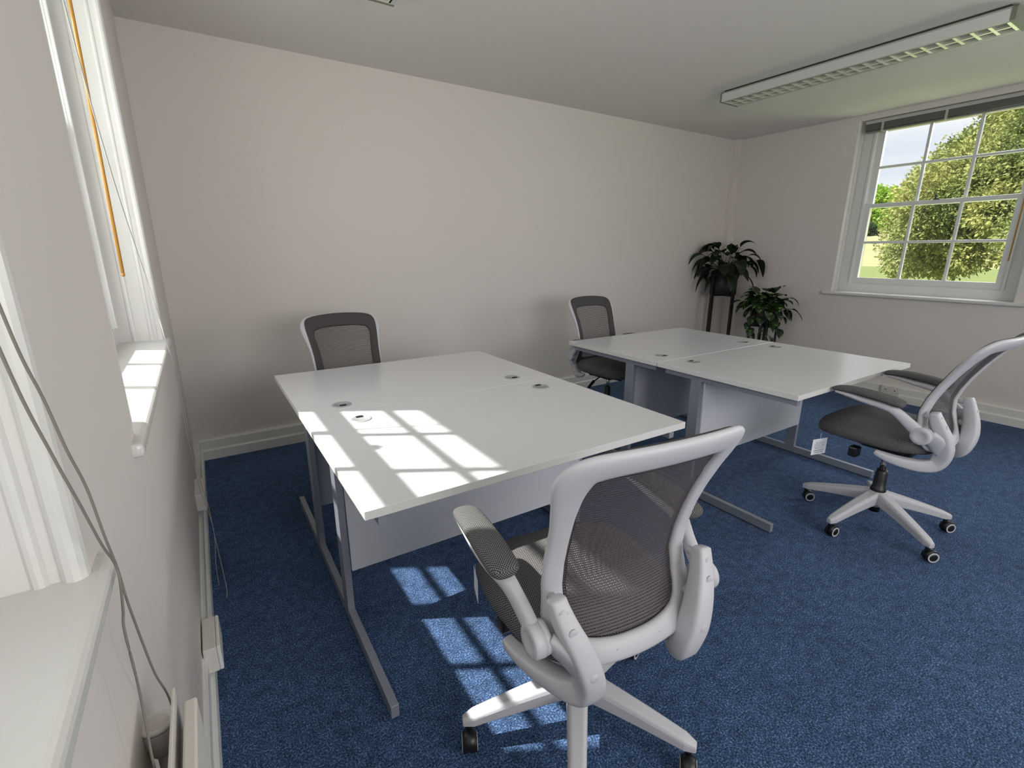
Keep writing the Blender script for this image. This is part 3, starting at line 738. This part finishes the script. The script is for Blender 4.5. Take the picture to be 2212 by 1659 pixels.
def plant_stand(loc, rad, ztop, zpot, label, rot=.3):
    r = thing('plant_stand', (loc[0], loc[1], 0), label, 'plant stand', 'black metal plant stands')
    for k in range(4):
        a = rot+k*PI/2; c, s = math.cos(a), math.sin(a)
        bm = NB(); mt = Matrix.Rotation(a, 4, 'Z'); box(bm, rad+.002, rad+.022, -.014, .014, 0, ztop, .002, mtx=mt); build('leg', bm, M['blackm'], r)
    bm = NB(); box(bm, -rad-.004, rad+.004, -.010, .010, zpot-.02, zpot-.006, mtx=Matrix.Rotation(rot, 4, 'Z')); box(bm, -.010, .010, -rad-.004, rad+.004, zpot-.02, zpot-.006, mtx=Matrix.Rotation(rot, 4, 'Z'))
    build('cross_bar', bm, M['blackm'], r); return r
def pot(r, rad, h):
    bm = NB(); lathe(bm, (0, 0, 0), (0, 0, 1), [(0, .001), (0, rad*.97), (.003, rad), (h, rad), (h, rad-.004), (h-.03, rad-.005), (h-.03, .001)], seg=40); build('pot', bm, M['blackm'], r, True)
    bm = NB(); lathe(bm, (0, 0, h-.05), (0, 0, 1), [(0, .001), (0, rad-.006), (.015, rad-.006), (.022, .001)], seg=24); build('soil', bm, M['soil'], r, True)
PL = (5.15, 3.365)
plant_stand(PL, .142, 1.10, .885, 'tall black metal plant stand in the corner holding the peace lily', rot=1.33)
r = thing('potted_peace_lily', (*PL, .885), 'dark peace lily in a black pot on the tall stand in the corner', 'plant')
pot(r, .140, .25)
rnd = random.Random(11); bm = NB()
spec = []
for i in range(52):
    a = rnd.uniform(0, 2*PI); el = rnd.uniform(.45, 1.35); spec.append((a, el, rnd.uniform(.15, .22), rnd.uniform(.095, .13), rnd.uniform(.15, .31)))
spec += [(-.55, .75, .27, .095, .33), (-.45, .95, .22, .09, .25), (2.5, .30, .24, .09, .20), (2.6, .95, .22, .10, .30), (2.2, 1.15, .2, .11, .3), (-.9, .25, .24, .09, .22), (3.0, .2, .24, .08, .18), (-2.2, .25, .22, .10, .15)]
for a, el, L, wd, pe in spec:
    leaf(bm, (rnd.uniform(-.03, .03), rnd.uniform(-.03, .03), .235), (math.cos(a)*math.cos(el), math.sin(a)*math.cos(el), math.sin(el)), L, wd, rnd.uniform(.7, 1.15), pe, .3, rnd)
keep_off_walls(bm, r)
build('leaves', bm, M['lily'], r, True)
for (fx, fy, fz, h) in ((.02, -.03, .50, .085), (-.09, -.04, .40, .060)):
    bm = NB(); tube(bm, [(fx*.3, fy*.3, .2), (fx*.8, fy, fz*.8+.04), (fx, fy, fz+.05)], .0022, 6); fl = build('flower_stalk', bm, M['stem'], r, True)
    bm = NB(); rr = []
    for i in range(8):
        t = i/7; wv = .026*math.sin(PI*t**.7) if 0 < t < 1 else .0006; rr.append([(fx+wv*math.cos(q), fy+.3*wv*math.sin(q), fz+.05+h*t) for q in [2*PI*j/10 for j in range(10)]])
    ring_loft(bm, rr); build('spathe', bm, M['spathe'], fl, True)
PP = (5.21, 2.88)
plant_stand(PP, .118, .74, .585, 'short black metal plant stand holding the trailing pothos beside the corner', rot=.35)
r = thing('potted_pothos', (*PP, .585), 'trailing variegated pothos in a black pot on the short stand', 'plant')
pot(r, .116, .20)
rnd = random.Random(5); bm = NB()
for i in range(66):
    a = rnd.uniform(0, 2*PI); el = rnd.uniform(.25, 1.3)
    leaf(bm, (rnd.uniform(-.06, .06), rnd.uniform(-.06, .06), .17), (math.cos(a)*math.cos(el), math.sin(a)*math.cos(el), math.sin(el)), rnd.uniform(.12, .17), rnd.uniform(.12, .155), rnd.uniform(.5, 1.1), rnd.uniform(.08, .22), .15, rnd)
for (sx, sy, ln) in ((-.125, -.045, 6), (-.10, -.11, 7), (-.13, .03, 5), (.06, -.14, 3)):   # trailing vines
    pts = [Vector((sx*.7, sy*.7, .19)), Vector((sx, sy, .17))]
    for k in range(ln): pts.append(pts[-1]+Vector((rnd.uniform(-.02, .012), rnd.uniform(-.02, .02), -.062)))
    tube(bm, pts, .0025, 5, 4)
    for p in pts[2:]:
        a = rnd.uniform(2.2, 5.2); leaf(bm, p, (math.cos(a), math.sin(a), .3), rnd.uniform(.09, .12), rnd.uniform(.08, .10), 1.2, .03, .2, rnd)
build('leaves', bm, M['pothos'], r, True)

# ------------------------------------------------------------------ outdoors
bm = NB(); GZ = -1.0
v = [bm.verts.new(p) for p in ((W+.4, -60, GZ), (95, -60, GZ), (95, 90, GZ), (W+.4, 90, GZ))]; bm.faces.new(v)
v = [bm.verts.new(p) for p in ((-40, -60, GZ), (-.4, -60, GZ), (-.4, 90, GZ), (-40, 90, GZ))]; bm.faces.new(v)
o = build('lawn', bm, M['grass']); struct(o)
bm = NB(); nx, ny = 14, 24; V = []
for i in range(nx+1):
    row = []
    for j in range(ny+1):
        x = 95+i*22; y = -200+j*26; t = i/nx; row.append(bm.verts.new((x, y, GZ-.02+18*t**1.2+1.5*math.sin(y*.02)*t)))
    V.append(row)
for i in range(nx):
    for j in range(ny): bm.faces.new((V[i][j], V[i+1][j], V[i+1][j+1], V[i][j+1]))
struct(build('field', bm, M['field'], smooth=True))
def tree(name, loc, blobs, nleaf, size, m, label, trunk_h, trunk_r, seed):
    rn = random.Random(seed); r = thing(name, loc, label, 'tree')
    verts, faces = [], []
    tot = sum(b[3]**2 for b in blobs)
    for (bx_, by_, bz_, br) in blobs:
        for _ in range(int(nleaf*br*br/tot)):
            z = rn.uniform(-1, 1); a = rn.uniform(0, 2*PI); q = math.sqrt(1-z*z); dirn = Vector((q*math.cos(a), q*math.sin(a), z))
            rad = br*(rn.uniform(.72, 1.03)+.10*math.sin(7*a+3*z)+.08*math.sin(5*z+4*a))
            c_ = Vector((bx_, by_, bz_))+dirn*rad
            s = size*rn.uniform(.5, 1.3)
            ax = (dirn*.8+Vector((rn.uniform(-.7, .7), rn.uniform(-.7, .7), rn.uniform(-.9, .4)))).normalized(); sd_ = ax.cross(Vector((rn.uniform(-1, 1), rn.uniform(-1, 1), rn.uniform(-1, 1)))).normalized()
            b0 = len(verts); up = sd_.cross(ax)
            verts += [c_-ax*s*.2, c_+ax*s*.35+sd_*s*.34, c_+ax*s+up*s*.2, c_+ax*s*.35-sd_*s*.34]; faces.append((b0, b0+1, b0+2, b0+3))
    me = bpy.data.meshes.new('crown'); me.from_pydata([tuple(p) for p in verts], [], faces); link('crown', me, m, r)
    bm = NB(); sweep(bm, smoothpts([(0, 0, -.05), (.1, 0, trunk_h*.4), (0, .1, trunk_h)], 5), [trunk_r*(1-.05*i) for i in range(11)], seg=12); build('trunk', bm, M['bark'], r, True)
    return r
rn = random.Random(3); bl = []
YX, YY = 23, 3.6
for k in range(150):                      # broad cone of drooping boughs
    z = 2.1+11*rn.random()**1.25; R = 4.4 if z < 3.2 else max(.3, 4.4-(z-3.2)*.62); a = rn.uniform(PI*.35, PI*1.65); rr_ = R*rn.uniform(.6, 1.02)
    bl.append((rr_*math.cos(a), rr_*math.sin(a), z, rn.uniform(.6, 1.25)))
tree('yew_tree', (YX, YY, GZ), bl, 330000, .105, M['yew'], 'large yellow-green conifer filling most of the garden window', 9, .5, 1)
bl = [(rn.uniform(-11, 11), rn.uniform(-13, 13), rn.uniform(4, 19), rn.uniform(5, 8)) for _ in range(26)]
tree('lime_tree', (300, 121, 9.3), bl, 26000, 1.5, M['lime'], 'distant bright lime-green tree left of the conifer in the garden window', 10, .9, 2)
bl = [(rn.uniform(-6, 6), rn.uniform(-9, 9), rn.uniform(1, 5), rn.uniform(3, 5)) for _ in range(14)]
tree('hedgerow_tree', (262, 118, 7.6), bl, 9000, 1.4, M['yewdark'], 'small dark green tree at the field edge below the lime-green tree', 4, .6, 4)
